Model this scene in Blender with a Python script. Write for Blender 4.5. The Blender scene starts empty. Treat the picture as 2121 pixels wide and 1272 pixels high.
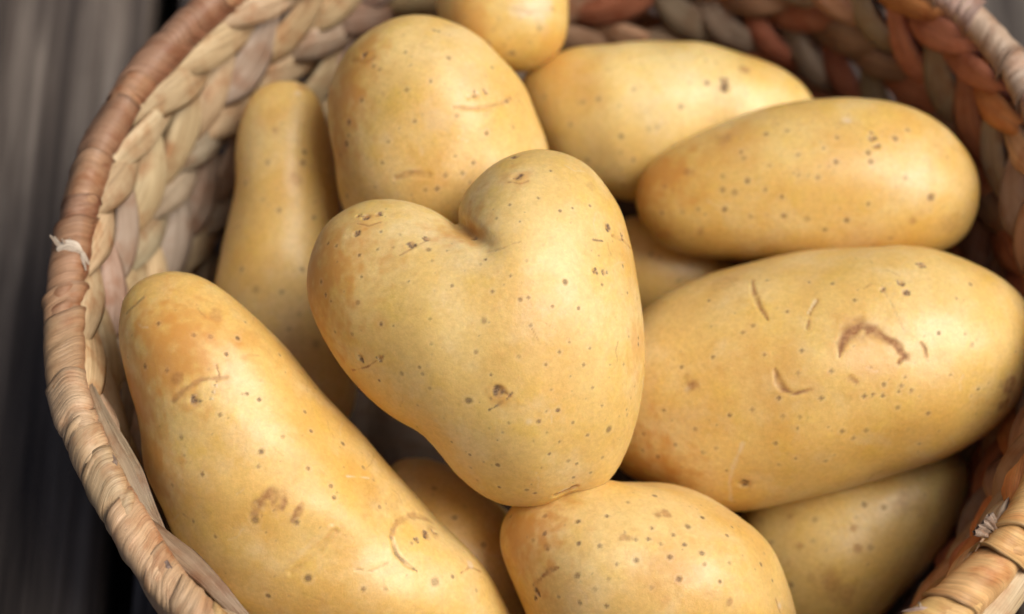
import bpy, math
import numpy as np
from mathutils import Matrix, Vector

scene = bpy.context.scene
COL = scene.collection

# ------------------------------------------------------------------ camera
PW, PH = 2121.0, 1272.0                    # size of the traced photograph
RIM_Z = 0.075                              # height of the basket rim above the deck
LENS, SENSOR = 50.0, 22.2
FPX = LENS / SENSOR * PW
ELEV = math.radians(60.56858)
DIST = 0.4737213
FWD = np.array([0.0, math.cos(ELEV), -math.sin(ELEV)])
RIGHT = np.array([1.0, 0.0, 0.0])
UP = np.array([0.0, math.sin(ELEV), math.cos(ELEV)])
TARGET = np.array([-0.01369346, -0.01062611, RIM_Z])
CAM = TARGET - FWD * DIST
D0 = float(np.dot(np.array([0, 0, RIM_Z]) - CAM, FWD))     # distance to the middle of the rim

cam_data = bpy.data.cameras.new('camera')
cam_data.lens = LENS
cam_data.sensor_width = SENSOR
cam_data.clip_start = 0.01
cam_data.clip_end = 50
cam_data.dof.use_dof = True
cam_data.dof.focus_distance = D0 - 0.024
cam_data.dof.aperture_fstop = 5.0
cam = bpy.data.objects.new('camera', cam_data)
COL.objects.link(cam)
cam.matrix_world = Matrix(((RIGHT[0], UP[0], -FWD[0], CAM[0]),
                           (RIGHT[1], UP[1], -FWD[1], CAM[1]),
                           (RIGHT[2], UP[2], -FWD[2], CAM[2]),
                           (0, 0, 0, 1)))
scene.camera = cam

# ------------------------------------------------------------------ light: overcast daylight
SUN_DIR = np.array([0.50, -0.08, 0.78]); SUN_DIR /= np.linalg.norm(SUN_DIR)    # towards the light
world = bpy.data.worlds.new('World')
scene.world = world
world.use_nodes = True
wn, wl = world.node_tree.nodes, world.node_tree.links
wn.clear()
sky = wn.new('ShaderNodeTexSky')
sky.sky_type = 'NISHITA'
sky.sun_disc = False
sky.sun_elevation = math.asin(SUN_DIR[2])
sky.sun_rotation = math.atan2(SUN_DIR[0], SUN_DIR[1])
sky.air_density = 0.7
sky.dust_density = 6.0
sky.ozone_density = 0.3
bg = wn.new('ShaderNodeBackground')
bg.inputs['Strength'].default_value = 0.062
wo = wn.new('ShaderNodeOutputWorld')
wl.new(sky.outputs[0], bg.inputs['Color'])
wl.new(bg.outputs[0], wo.inputs['Surface'])
sun_data = bpy.data.lights.new('sun', 'SUN')
sun_data.energy = 2.7
sun_data.angle = math.radians(40)
sun_data.color = (1.0, 0.965, 0.90)
sun = bpy.data.objects.new('sun', sun_data)
COL.objects.link(sun)
sun.rotation_euler = Vector(SUN_DIR).to_track_quat('Z', 'Y').to_euler()
sun.location = Vector(SUN_DIR) * 2

scene.view_settings.view_transform = 'Standard'
scene.view_settings.look = 'None'
scene.view_settings.exposure = 0.25
scene.view_settings.gamma = 1.0
scene.view_settings.use_curve_mapping = False
scene.render.engine = 'CYCLES'
scene.cycles.use_denoising = True
scene.cycles.max_bounces = 8
scene.cycles.diffuse_bounces = 4
scene.cycles.use_adaptive_sampling = True
scene.cycles.adaptive_threshold = 0.025


# ------------------------------------------------------------------ helpers
def at(u, v, w=0.0):
    """point seen at photograph pixel (u, v), w metres beyond the distance of the rim's middle"""
    d = D0 + w
    return CAM + d * (FWD + (u - PW / 2) / FPX * RIGHT - (v - PH / 2) / FPX * UP)


def on_plane(u, v, z):
    d = FWD + (u - PW / 2) / FPX * RIGHT - (v - PH / 2) / FPX * UP
    return CAM + d * ((z - CAM[2]) / d[2])


def project(P):
    q = P - CAM
    dz = q @ FWD
    return np.stack([PW / 2 + FPX * (q @ RIGHT) / dz, PH / 2 - FPX * (q @ UP) / dz], 1)


def mesh_from(name, V, F, uv=None, tint=None, smooth=True):
    me = bpy.data.meshes.new(name)
    V = np.asarray(V, np.float32)
    F = np.asarray(F, np.int32)
    n, k = F.shape
    me.vertices.add(len(V))
    me.vertices.foreach_set('co', V.ravel())
    me.loops.add(n * k)
    me.loops.foreach_set('vertex_index', F.ravel())
    me.polygons.add(n)
    me.polygons.foreach_set('loop_start', np.arange(0, n * k, k, dtype=np.int32))
    me.polygons.foreach_set('use_smooth', np.full(n, smooth))
    me.update(calc_edges=True)
    if uv is not None:
        lay = me.uv_layers.new(name='fibre')
        lay.data.foreach_set('uv', np.asarray(uv, np.float32)[F.ravel()].ravel())
    if tint is not None:
        a = me.color_attributes.new('tint', 'FLOAT_COLOR', 'POINT')
        t = np.asarray(tint, np.float32)
        if t.ndim == 1:
            t = np.tile(t, (len(V), 1))
        a.data.foreach_set('color', np.concatenate([t, np.ones((len(V), 1), np.float32)], 1).ravel())
    return me


def link(name, me, mat=None, parent=None):
    o = bpy.data.objects.new(name, me)
    COL.objects.link(o)
    if mat is not None:
        me.materials.append(mat)
    if parent is not None:
        o.parent = parent
    return o


def grid_faces(n, k):
    i = np.arange(n - 1)[:, None] * k
    j = np.arange(k - 1)[None]
    a = (i + j).ravel()
    return np.stack([a, a + 1, a + k + 1, a + k], 1)


def smooth_noise(rng, n, cells):
    """1-D smooth random values in about -1..1"""
    c = rng.uniform(-1, 1, cells + 3)
    x = np.linspace(0, cells, n)
    i = x.astype(int); f = x - i; f = f * f * (3 - 2 * f)
    return c[i] * (1 - f) + c[i + 1] * f


class Nodes:
    def __init__(self, name):
        self.m = bpy.data.materials.new(name)
        self.m.use_nodes = True
        self.t = self.m.node_tree
        self.t.nodes.clear()
        self.out = self.t.nodes.new('ShaderNodeOutputMaterial')
        self.b = self.t.nodes.new('ShaderNodeBsdfPrincipled')
        self.link(self.b.outputs[0], self.out.inputs[0])

    def new(self, kind, **kw):
        n = self.t.nodes.new(kind)
        for k, v in kw.items():
            setattr(n, k, v)
        return n

    def link(self, a, b):
        self.t.links.new(a, b)

    def noise(self, vec, scale, detail=4, rough=0.55, dim='3D', w=None, dist=0.0):
        n = self.new('ShaderNodeTexNoise', noise_dimensions=dim)
        n.inputs['Scale'].default_value = scale
        n.inputs['Detail'].default_value = detail
        n.inputs['Roughness'].default_value = rough
        n.inputs['Distortion'].default_value = dist
        self.link(vec, n.inputs['Vector'])
        if w is not None:
            self.link(w, n.inputs['W'])
        return n.outputs[0]

    def ramp(self, fac, stops, interp='LINEAR'):
        n = self.new('ShaderNodeValToRGB')
        n.color_ramp.interpolation = interp
        el = n.color_ramp.elements
        while len(el) < len(stops):
            el.new(0.5)
        for e, (p, c) in zip(el, stops):
            e.position = p
            e.color = (c, c, c, 1) if isinstance(c, (int, float)) else (*c, 1)
        self.link(fac, n.inputs[0])
        return n.outputs[0]

    def mix(self, fac, a, b, mode='MIX'):
        n = self.new('ShaderNodeMix', data_type='RGBA', blend_type=mode)
        for s, v in ((n.inputs[0], fac), (n.inputs[6], a), (n.inputs[7], b)):
            if isinstance(v, (int, float)):
                s.default_value = v
            elif isinstance(v, tuple):
                s.default_value = (*v, 1)
            else:
                self.link(v, s)
        return n.outputs[2]

    def math(self, op, a, b=None, clamp=False):
        n = self.new('ShaderNodeMath', operation=op, use_clamp=clamp)
        for s, v in ((n.inputs[0], a), (n.inputs[1], b)):
            if v is None:
                continue
            if isinstance(v, (int, float)):
                s.default_value = v
            else:
                self.link(v, s)
        return n.outputs[0]

    def mapping(self, vec, scale):
        n = self.new('ShaderNodeMapping')
        n.inputs['Scale'].default_value = scale
        self.link(vec, n.inputs['Vector'])
        return n.outputs[0]

    def bump(self, height, strength, dist, prev=None):
        n = self.new('ShaderNodeBump')
        n.inputs['Strength'].default_value = strength
        n.inputs['Distance'].default_value = dist
        self.link(height, n.inputs['Height'])
        if prev is not None:
            self.link(prev, n.inputs['Normal'])
        return n.outputs[0]


# ------------------------------------------------------------------ materials
def skin_material():
    N = Nodes('potato_skin')
    tc = N.new('ShaderNodeTexCoord').outputs['Object']
    oi = N.new('ShaderNodeObjectInfo')
    rnd = N.math('MULTIPLY', oi.outputs['Random'], 37.0)
    big = N.noise(tc, 38, 3, 0.5, '4D', rnd)
    mid = N.noise(tc, 130, 4, 0.6, '4D', rnd)
    fine = N.noise(tc, 900, 3, 0.6)
    grain = N.noise(tc, 2600, 2, 0.5)
    col = N.ramp(big, [(0.30, (0.70, 0.415, 0.105)), (0.48, (0.75, 0.510, 0.175)), (0.66, (0.79, 0.590, 0.260))])
    yel = N.ramp(mid, [(0.50, 0.0), (0.72, 0.65)])
    col = N.mix(yel, col, (0.70, 0.455, 0.085))
    pale = N.ramp(N.noise(tc, 75, 5, 0.65, '4D', N.math('ADD', rnd, 11.0)), [(0.50, 0.0), (0.72, 0.6)])
    col = N.mix(pale, col, (0.78, 0.62, 0.36))
    rub = N.noise(tc, 210, 6, 0.72, '4D', N.math('ADD', rnd, 23.0), 0.6)
    col = N.mix(N.ramp(rub, [(0.55, 0.0), (0.74, 0.34)]), col, (0.50, 0.275, 0.085))
    tan = N.noise(tc, 52, 5, 0.6, '4D', N.math('ADD', rnd, 5.0))
    col = N.mix(N.ramp(tan, [(0.52, 0.0), (0.78, 0.42)]), col, (0.62, 0.33, 0.085))
    net = N.noise(tc, 520, 5, 0.75, '4D', rnd, 1.2)
    col = N.mix(0.42, col, N.ramp(net, [(0.35, (0.84, 0.79, 0.70)), (0.55, (1.0, 1.0, 1.0)), (0.7, (1.07, 1.08, 1.10))]), 'MULTIPLY')
    col = N.mix(0.8, col, N.ramp(fine, [(0.3, (0.90, 0.88, 0.84)), (0.7, (1.05, 1.05, 1.04))]), 'MULTIPLY')
    col = N.mix(0.4, col, N.ramp(grain, [(0.3, 0.93), (0.7, 1.06)]), 'MULTIPLY')
    col = N.mix(1.0, col, oi.outputs['Color'], 'MULTIPLY')
    at_ = N.new('ShaderNodeAttribute', attribute_name='marks')
    sep = N.new('ShaderNodeSeparateColor')
    N.link(at_.outputs['Color'], sep.inputs[0])
    flush_bounce, brown, dark, scuff = sep.outputs[2], sep.outputs[1], sep.outputs[0], at_.outputs['Alpha']
    col = N.mix(flush_bounce, col, (0.58, 0.25, 0.045))  # orange skin colour plus warm bounce light painted on shaded flanks
    col = N.mix(brown, col, N.ramp(fine, [(0.35, (0.25, 0.095, 0.025)), (0.65, (0.40, 0.19, 0.065))]))
    col = N.mix(scuff, col, (0.72, 0.56, 0.35))
    col = N.mix(dark, col, N.ramp(grain, [(0.35, (0.10, 0.052, 0.024)), (0.65, (0.25, 0.155, 0.085))]))
    N.link(col, N.b.inputs['Base Color'])
    rough = N.ramp(mid, [(0.3, 0.35), (0.7, 0.50)])
    N.link(N.math('ADD', rough, N.math('MULTIPLY', N.math('ADD', brown, dark), 0.3), True), N.b.inputs['Roughness'])
    N.b.inputs['Specular IOR Level'].default_value = 0.56
    N.b.inputs['Subsurface Weight'].default_value = 0.30
    N.b.inputs['Subsurface Radius'].default_value = (1.0, 0.38, 0.09)
    N.b.inputs['Subsurface Scale'].default_value = 0.0045
    b1 = N.bump(fine, 0.05, 0.00045)
    b2 = N.bump(grain, 0.10, 0.00018, b1)
    b3 = N.bump(net, 0.09, 0.0005, N.bump(mid, 0.22, 0.0012, b2))
    N.link(b3, N.b.inputs['Normal'])
    return N.m


def fibre_material(name, streak, gloss):
    """dry plant fibre; UV u runs along the fibres, v across them, both in millimetres"""
    N = Nodes(name)
    uv = N.new('ShaderNodeUVMap', uv_map='fibre').outputs[0]
    oi = N.new('ShaderNodeObjectInfo')
    rnd = N.math('MULTIPLY', oi.outputs['Random'], 91.0)
    tint = N.new('ShaderNodeAttribute', attribute_name='tint').outputs['Color']
    s1 = N.noise(N.mapping(uv, (0.030, 3.6, 1)), 1.0, 4, 0.7, '4D', rnd)
    s2 = N.noise(N.mapping(uv, (0.060, 0.55, 1)), 1.0, 3, 0.6, '4D', rnd)
    blot = N.noise(N.mapping(uv, (0.14, 0.22, 1)), 1.0, 4, 0.6, '4D', rnd)
    fleck = N.noise(N.mapping(uv, (0.9, 3.4, 1)), 1.0, 3, 0.6, '4D', rnd)
    col = N.mix(streak, tint, N.ramp(s1, [(0.28, (0.42, 0.36, 0.30)), (0.45, (0.92, 0.90, 0.87)), (0.68, (1.22, 1.22, 1.22))]), 'MULTIPLY')
    col = N.mix(0.8, col, N.ramp(s2, [(0.3, (0.74, 0.66, 0.58)), (0.6, (1.10, 1.10, 1.10))]), 'MULTIPLY')
    col = N.mix(N.ramp(blot, [(0.48, 0.0), (0.70, 0.8)]), col, N.mix(1.0, col, (0.68, 0.40, 0.24), 'MULTIPLY'))
    col = N.mix(N.ramp(fleck, [(0.70, 0.0), (0.76, 0.75)]), col, (0.09, 0.035, 0.02))
    N.link(col, N.b.inputs['Base Color'])
    N.link(N.ramp(s2, [(0.3, gloss + 0.14), (0.7, gloss)]), N.b.inputs['Roughness'])
    N.b.inputs['Specular IOR Level'].default_value = 0.45
    b1 = N.bump(s1, 0.75, 0.00035)
    b2 = N.bump(s2, 0.7, 0.0008, b1)
    N.link(b2, N.b.inputs['Normal'])
    return N.m


def wood_material():
    N = Nodes('weathered_wood')
    tc = N.new('ShaderNodeTexCoord').outputs['Object']
    oi = N.new('ShaderNodeObjectInfo')
    rnd = N.math('MULTIPLY', oi.outputs['Random'], 53.0)
    g1 = N.noise(N.mapping(tc, (150, 5, 60)), 1.0, 6, 0.65, '4D', rnd, 0.4)
    g2 = N.noise(N.mapping(tc, (62, 3.0, 30)), 1.0, 4, 0.6, '4D', rnd, 0.8)
    st = N.noise(N.mapping(tc, (22, 9, 20)), 1.0, 5, 0.65, '4D', rnd)
    col = N.ramp(g1, [(0.36, (0.022, 0.015, 0.012)), (0.50, (0.088, 0.070, 0.059)), (0.64, (0.195, 0.167, 0.146))])
    col = N.mix(0.85, col, N.ramp(g2, [(0.38, (0.30, 0.25, 0.23)), (0.60, (1.25, 1.24, 1.24))]), 'MULTIPLY')
    col = N.mix(N.ramp(st, [(0.50, 0.0), (0.70, 0.65)]), col, (0.030, 0.022, 0.020))
    col = N.mix(1.0, col, oi.outputs['Color'], 'MULTIPLY')
    N.link(col, N.b.inputs['Base Color'])
    N.link(N.ramp(g1, [(0.3, 0.72), (0.7, 0.55)]), N.b.inputs['Roughness'])
    N.b.inputs['Specular IOR Level'].default_value = 0.4
    N.link(N.bump(g1, 0.8, 0.0012), N.b.inputs['Normal'])
    return N.m


def dark_material():
    N = Nodes('dark_soil')
    tc = N.new('ShaderNodeTexCoord').outputs['Object']
    N.link(N.ramp(N.noise(tc, 60, 5), [(0.3, (0.012, 0.010, 0.009)), (0.7, (0.035, 0.028, 0.024))]), N.b.inputs['Base Color'])
    N.b.inputs['Roughness'].default_value = 0.95
    return N.m


SKIN = skin_material()
WRAP = fibre_material('rim_fibre', 0.9, 0.34)
STRAND = fibre_material('braid_fibre', 0.75, 0.5)
WOOD = wood_material()
SOIL = dark_material()


# ------------------------------------------------------------------ setting: the wooden deck
soil = link('ground', mesh_from('ground', [(-3, -3, -0.06), (3, -3, -0.06), (3, 3, -0.06), (-3, 3, -0.06)], [(0, 1, 2, 3)]), SOIL)
soil['kind'] = 'structure'

deck = bpy.data.objects.new('wooden_deck', None)
COL.objects.link(deck)
deck['kind'] = 'structure'
g_hi, g_lo = on_plane(335, 40, 0), on_plane(238, 1230, 0)
deck.location = ((g_hi + g_lo) / 2).tolist()
deck.rotation_euler = (0, 0, math.atan2(-(g_hi - g_lo)[0], (g_hi - g_lo)[1]))
PLANK_W, GAP = 0.094, 0.0065


def plank_mesh(seed):
    rng = np.random.default_rng(seed)
    n = 60
    ys = np.linspace(-1.1, 1.1, n)
    hw = PLANK_W / 2
    prof = [(-hw, -0.022), (-hw, -0.003), (-hw + 0.0012, -0.0008), (-hw + 0.004, 0.0),
            (-0.015, 0.0004), (0.015, 0.0004), (hw - 0.004, 0.0), (hw - 0.0012, -0.0008), (hw, -0.003), (hw, -0.022), (-hw, -0.022)]
    V = np.zeros((n, len(prof), 3))
    jl, jr = smooth_noise(rng, n, 25) * 0.0009, smooth_noise(rng, n, 25) * 0.0009
    for k, (x, z) in enumerate(prof):
        V[:, k, 0] = x + (jl if x < -0.02 else jr if x > 0.02 else 0)
        V[:, k, 1] = ys
        V[:, k, 2] = z + smooth_noise(rng, n, 40) * 0.0003
    F = grid_faces(n, len(prof))[:, ::-1]
    return mesh_from('plank', V.reshape(-1, 3), F)


for i in range(-7, 9):
    p = link('plank', plank_mesh(100 + i), WOOD, deck)
    p.location = ((i + 0.5) * (PLANK_W + GAP), 0, -0.002 + 0.0006 * ((i * 7) % 3))
    c = [(1.0, 1.0, 1.0), (1.15, 0.92, 0.84), (0.95, 0.98, 0.95), (1.1, 1.08, 1.02)][i % 4]
    p.color = (*c, 1)

# ------------------------------------------------------------------ basket
basket = bpy.data.objects.new('basket', None)
COL.objects.link(basket)
basket['label'] = 'round braided plant-fibre basket with wrapped rim, full of potatoes'
basket['category'] = 'basket'

RC = [-0.203, 0.014, -0.381, -0.298, 1.905, -0.64, 0.459]


def rim_r(t):
    r = 106 + RC[0]
    for k in (1, 2, 3):
        r = r + RC[2 * k - 1] * np.cos(k * t) + RC[2 * k] * np.sin(k * t)
    return r / 1000


TUBE = 0.0036


def fat(t):
    """the wrapping is thicker on the near right side"""
    return 1 + 0.16 * np.exp(-((np.mod(t, 2 * np.pi) - 5.4) / 0.7) ** 2)


def rim_point(t, rad, phi):
    """phi 0 = under, pi/2 = outside, pi = on top, 3pi/2 = inside"""
    r = rim_r(t)
    er = np.stack([np.cos(t), np.sin(t), np.zeros_like(t)], -1)
    ez = np.array([0, 0, 1.0])
    wob = 0.0011 * np.sin(5 * t + 1) + 0.0006 * np.sin(13 * t)
    c = er * (r + 0.0006 * np.sin(11 * t + 2))[..., None] + ez * (RIM_Z + wob)[..., None]
    return c + (rad * fat(t))[..., None] * (-np.cos(phi)[..., None] * ez * 1.04 + np.sin(phi)[..., None] * er)


# core of the rim
t = np.linspace(0, 2 * np.pi, 181)[:, None] + np.zeros((1, 17))
ph = np.linspace(0, 2 * np.pi, 17)[None] + np.zeros((181, 1))
V = rim_point(t, np.full(t.shape, TUBE * 0.74), ph)
uv = np.stack([t * 106, ph * 6], -1)
rim = link('rim', mesh_from('rim', V.reshape(-1, 3), grid_faces(181, 17), uv.reshape(-1, 2), (0.20, 0.11, 0.06)), WRAP, basket)


def wrap_tint(td, rng):
    """dyed rusty on the far left, straw coloured in front"""
    rust = np.array([0.36, 0.212, 0.118])
    straw = np.array([0.55, 0.400, 0.225])
    gold = np.array([0.68, 0.43, 0.18])
    grey = np.array([0.50, 0.37, 0.27])
    d = math.degrees(td) % 360
    keys = [(0, grey), (50, grey), (75, straw), (120, rust), (182, rust), (196, straw), (300, gold), (335, gold), (360, grey)]
    for (a, ca), (b, cb) in zip(keys[:-1], keys[1:]):
        if a <= d <= b:
            f = (d - a) / (b - a)
            c = ca * (1 - f) + cb * f
    return c * rng.uniform(0.86, 1.1) * np.array([1, rng.uniform(0.94, 1.05), rng.uniform(0.9, 1.08)])


rng = np.random.default_rng(5)
NW = 61
bnd = np.arange(NW + 1) * 2 * np.pi / NW
bnd[1:-1] += rng.uniform(-0.034, 0.034, NW - 1)
for i in range(NW):
    t0 = bnd[i]; dt = bnd[i + 1] - bnd[i]
    n, k = 34, 41
    s = np.linspace(0, 1, n)[:, None]
    ph = np.linspace(0, 2 * np.pi, k)[None]
    slant = (0.072 + 0.05 * math.exp(-((math.degrees(t0) - 215) / 18) ** 2)) * rng.uniform(0.75, 1.3)
    e0 = smooth_noise(rng, k, 6)[None] * 0.010
    e1 = smooth_noise(rng, k, 6)[None] * 0.012
    tt = t0 + slant * (np.pi - ph) / (2 * np.pi) + e0 * (1 - s) + (dt * 1.35 + e1) * s
    lip = 0.00062 * np.exp(-s / 0.10) * rng.choice([0.15, 0.5, 0.9, 1.3])
    body = TUBE * (1.035 - 0.10 * s ** 1.6)
    belly = 0.0007 * np.sin(np.pi * s) * rng.uniform(-0.3, 1.2)
    rid = (smooth_noise(rng, n, 16) + 0.8 * smooth_noise(rng, n, 6))[:, None] * 0.00011 * (0.6 + 0.4 * np.cos(ph - np.pi))
    fold_c, fold_a = rng.uniform(0.2, 0.8), rng.uniform(0.0, 0.0006)
    fold = -fold_a * np.exp(-((s - fold_c - 0.08 * np.sin(ph + i)) / 0.05) ** 2)
    for _ in range(2):
        fold = fold - rng.uniform(0.00005, 0.0003) * np.exp(-((s - rng.uniform(0.1, 0.9) - rng.uniform(-0.15, 0.15) * np.sin(ph + rng.uniform(0, 6))) / 0.03) ** 2) * np.clip(np.sin(ph * 0.5 + rng.uniform(-0.6, 0.6)), 0, 1)
    lump = 0.00035 * np.sin(2 * ph + rng.uniform(0, 6)) + 0.0002 * np.sin(3 * ph + rng.uniform(0, 6))
    rad = body + lip + belly + rid + fold + lump
    V = rim_point(tt, rad, ph + 0 * s)
    # straight edges: close the band's thickness by turning its leading edge down
    inner = rim_point(tt[:1], rad[:1] - 0.0009, ph)
    V = np.concatenate([inner, V], 0)
    uvx = np.concatenate([np.zeros((1, k)), (tt - tt[:1]) * 106 + 0.3], 0)
    uv = np.stack([ph * 3.8 + 0 * uvx, uvx + i * 17], -1)
    base = wrap_tint(t0, rng)
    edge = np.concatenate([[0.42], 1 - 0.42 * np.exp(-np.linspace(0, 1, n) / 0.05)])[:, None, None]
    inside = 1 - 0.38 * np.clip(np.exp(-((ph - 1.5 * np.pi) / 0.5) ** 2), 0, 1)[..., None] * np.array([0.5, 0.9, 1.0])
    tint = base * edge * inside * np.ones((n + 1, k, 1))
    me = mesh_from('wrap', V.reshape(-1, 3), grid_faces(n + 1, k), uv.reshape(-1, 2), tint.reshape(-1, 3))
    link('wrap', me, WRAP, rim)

# braided wall: rows of three-strand plait, mirrored at a seam at the back
ROW_H, PITCH = 0.0226, 0.0143
ROWS = [RIM_Z - 0.0118 - ROW_H * k for k in range(3)]
SEAM = math.radians(78)


def wall_r(t, z):
    d = np.clip((RIM_Z - z) / RIM_Z, 0, 1)
    return rim_r(t) - 0.0012 - 0.012 * d ** 1.3


def strand_tint(td, row, col, rng):
    d = math.degrees(td) % 360
    straw = np.array([0.52, 0.395, 0.24]); grey = np.array([0.41, 0.335, 0.245]); mauve = np.array([0.40, 0.295, 0.225])
    orange = np.array([0.66, 0.265, 0.095]); red = np.array([0.46, 0.170, 0.085]); brown = np.array([0.42, 0.245, 0.145])
    if 100 < d < 240:
        c = [straw, grey, mauve, straw, grey * 0.85][rng.integers(5)]
        if row == 0 and col > 0:
            c = straw * [1.1, 1.0, 0.9][rng.integers(3)]
    elif d < 68 or d > 330:
        c = [orange, red, orange * 1.2, brown * 1.15, orange * 0.8][rng.integers(5)] if col > 0 else [mauve * 1.2, brown * 1.25, red * 1.1, straw * 0.85][rng.integers(4)]
        if row >= 1 and col > 0:
            c = [orange, red, orange * 0.8, brown][rng.integers(4)]
    else:
        c = [mauve * 1.1, brown * 1.2, red, straw * 0.9, orange * 0.85][rng.integers(5)]
    return c * rng.uniform(0.74, 1.22) * np.array([1, rng.uniform(0.95, 1.05), rng.uniform(0.9, 1.08)])


def strand_piece(row, side, col, i, face, rng):
    """one visible length of a strand: out from under the other half of the plait, over its own half, under again at the edge"""
    n, k = 20, 13
    q = np.linspace(0, 1, n)
    L = (0.0350 if side < 0 else 0.0275) * rng.uniform(0.93, 1.1)
    mid = (i + (0.25 if col > 0 else 0.75)) * PITCH * (1.0 if side < 0 else 0.82) + rng.uniform(-0.0009, 0.0009)
    arc = mid + (q - 0.5) * L
    x = col * (-0.0048 + 0.0142 * np.sin(q * np.pi * 0.56) ** 0.9 + rng.uniform(-0.0006, 0.0006))
    nn = face * (0.0009 + 0.0032 * np.sin(np.pi * np.clip(q * 1.02, 0, 1)) ** 1.1 - 0.0029 * (1 - q) ** 2 - 0.0024 * q ** 3 + 0.0010 * q)
    z0 = ROWS[row]
    theta = SEAM - side * arc / 0.104
    zz = z0 + x + 0.0007 * math.sin(9 * theta[n // 2] + row)
    rr = wall_r(theta, zz) - nn
    C = np.stack([rr * np.cos(theta), rr * np.sin(theta), zz], -1)
    T = np.gradient(C, axis=0); T /= np.linalg.norm(T, axis=1, keepdims=True)
    Nn = face * np.stack([-np.cos(theta), -np.sin(theta), np.full(n, 0.12)], -1)
    Nn -= (Nn * T).sum(1, keepdims=True) * T; Nn /= np.linalg.norm(Nn, axis=1, keepdims=True)
    B = np.cross(T, Nn)
    wid = (0.0044 if side < 0 else 0.0042) * rng.uniform(0.82, 1.15) * (0.05 + 0.95 * np.sin(np.pi * np.clip(q * 0.96 + 0.02, 0, 1)) ** 1.05)
    thk = 0.0009 * rng.uniform(0.85, 1.2) * (0.55 + 0.45 * np.sin(np.pi * q))
    psi = np.linspace(0, 2 * np.pi, k)
    rip = rng.uniform(0.12, 0.3) * np.cos(psi * 5 + rng.uniform(0, 6)) + rng.uniform(0.08, 0.2) * np.cos(psi * 4 + rng.uniform(0, 6))
    rip[-1] = rip[0]
    # each length is tipped so that one long side rides over its neighbour
    tw = smooth_noise(rng, n, 3) * 0.16 + rng.uniform(-0.16, 0.16) + 0.24 * side * face
    Bt = B * np.cos(tw)[:, None] + Nn * np.sin(tw)[:, None]
    Nt = Nn * np.cos(tw)[:, None] - B * np.sin(tw)[:, None]
    fall = np.sin(np.pi * q)[:, None]
    cx = np.cos(psi - np.pi / 2); sx = np.sin(psi - np.pi / 2)
    V = C[:, None] + Bt[:, None] * (wid[:, None] * (cx * (1 + rip * 0.3))[None])[..., None] \
        + Nt[:, None] * (thk[:, None] * (sx[None] * (1 + 1.5 * rip[None] * fall)))[..., None]
    V += (Nt[:, None] * (smooth_noise(rng, n, 6) * 0.0002)[:, None, None])
    uv = np.stack([(arc[:, None] - arc[0]) * 1200 + 0 * psi[None], psi[None] * 2.2 + 0 * arc[:, None] + rng.uniform(0, 200)], -1)
    tint = strand_tint(float(theta[n // 2]), row, col, rng)
    F = grid_faces(n, k)
    return V.reshape(-1, 3), F, uv.reshape(-1, 2), np.tile(tint, (n * k, 1)), C[n // 2]


rng = np.random.default_rng(21)
for row in range(3):
    hidden = [[], [], [], []]
    count = 0
    todo = []
    for side in (1, -1):
        for i in range(int(math.pi * 0.104 / (PITCH * (1.0 if side < 0 else 0.82))) + 1):
            for colm in (1, -1):
                for face in (1, -1):
                    todo.append((side, colm, i, face))
    seen = []
    for side, colm, i, face in todo:
        V, F, uv, tint, c = strand_piece(row, side, colm, i, face, rng)
        px = project(c[None])[0]
        inview = -120 < px[0] < PW + 120 and -120 < px[1] < PH + 120
        far = c[1] > -0.030
        if face > 0 and inview and (far or row == 0):
            seen.append((V, F, uv, tint))
        else:
            off = count
            for lst, arr in zip(hidden, (V, F + off, uv, tint)):
                lst.append(arr)
            count += len(V)
    me = mesh_from('braid_row', np.concatenate(hidden[0]), np.concatenate(hidden[1]), np.concatenate(hidden[2]), np.concatenate(hidden[3]))
    ro = link('braid_row', me, STRAND, basket)
    ro['kind'] = 'stuff'
    for V, F, uv, tint in seen:
        link('strand', mesh_from('strand', V, F, uv, tint), STRAND, ro)

# loose ends and strips along the rim
def ribbon(name, pts, width, thick, tint, seed, across=None, mat=None, parent=None, crease=0.12, n=18):
    """a thin curled strip through the given points"""
    rg = np.random.default_rng(seed)
    P = np.array(pts, float)
    x = np.linspace(0, len(P) - 1, n)
    i = np.clip(x.astype(int), 0, len(P) - 2); f = (x - i)[:, None]
    C = P[i] * (1 - f) + P[i + 1] * f
    for _ in range(3):
        C[1:-1] = (C[:-2] + 2 * C[1:-1] + C[2:]) / 4
    T = np.gradient(C, axis=0); T /= np.linalg.norm(T, axis=1, keepdims=True)
    A = np.cross(T, np.array(across if across is not None else -FWD)); A /= np.linalg.norm(A, axis=1, keepdims=True)
    Nn = np.cross(A, T)
    k = 13
    psi = np.linspace(0, 2 * np.pi, k)
    rip = crease * (np.cos(psi * 4 + rg.uniform(0, 6)) + 0.7 * np.cos(psi * 5 + rg.uniform(0, 6)))
    rip[-1] = rip[0]
    wv = np.broadcast_to(np.interp(np.linspace(0, 1, n), np.linspace(0, 1, len(np.atleast_1d(width))), np.atleast_1d(width)), n) * (1 + 0.1 * smooth_noise(rg, n, 5))
    V = C[:, None] + A[:, None] * (wv[:, None] * np.cos(psi - np.pi / 2)[None])[..., None] + Nn[:, None] * (thick * np.sin(psi - np.pi / 2) * (1 + 2.5 * rip))[None, :, None]
    V += Nn[:, None] * (smooth_noise(rg, n, 6) * thick * 0.5)[:, None, None]
    d = np.concatenate([[0], np.cumsum(np.linalg.norm(np.diff(C, axis=0), axis=1))]) * 1000
    uv = np.stack([d[:, None] + 0 * psi[None], psi[None] * 2.5 + 0 * d[:, None] + rg.uniform(0, 100)], -1)
    return link(name, mesh_from(name, V.reshape(-1, 3), grid_faces(n, k), uv.reshape(-1, 2), np.array(tint)), mat or WRAP, parent or rim)


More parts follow.
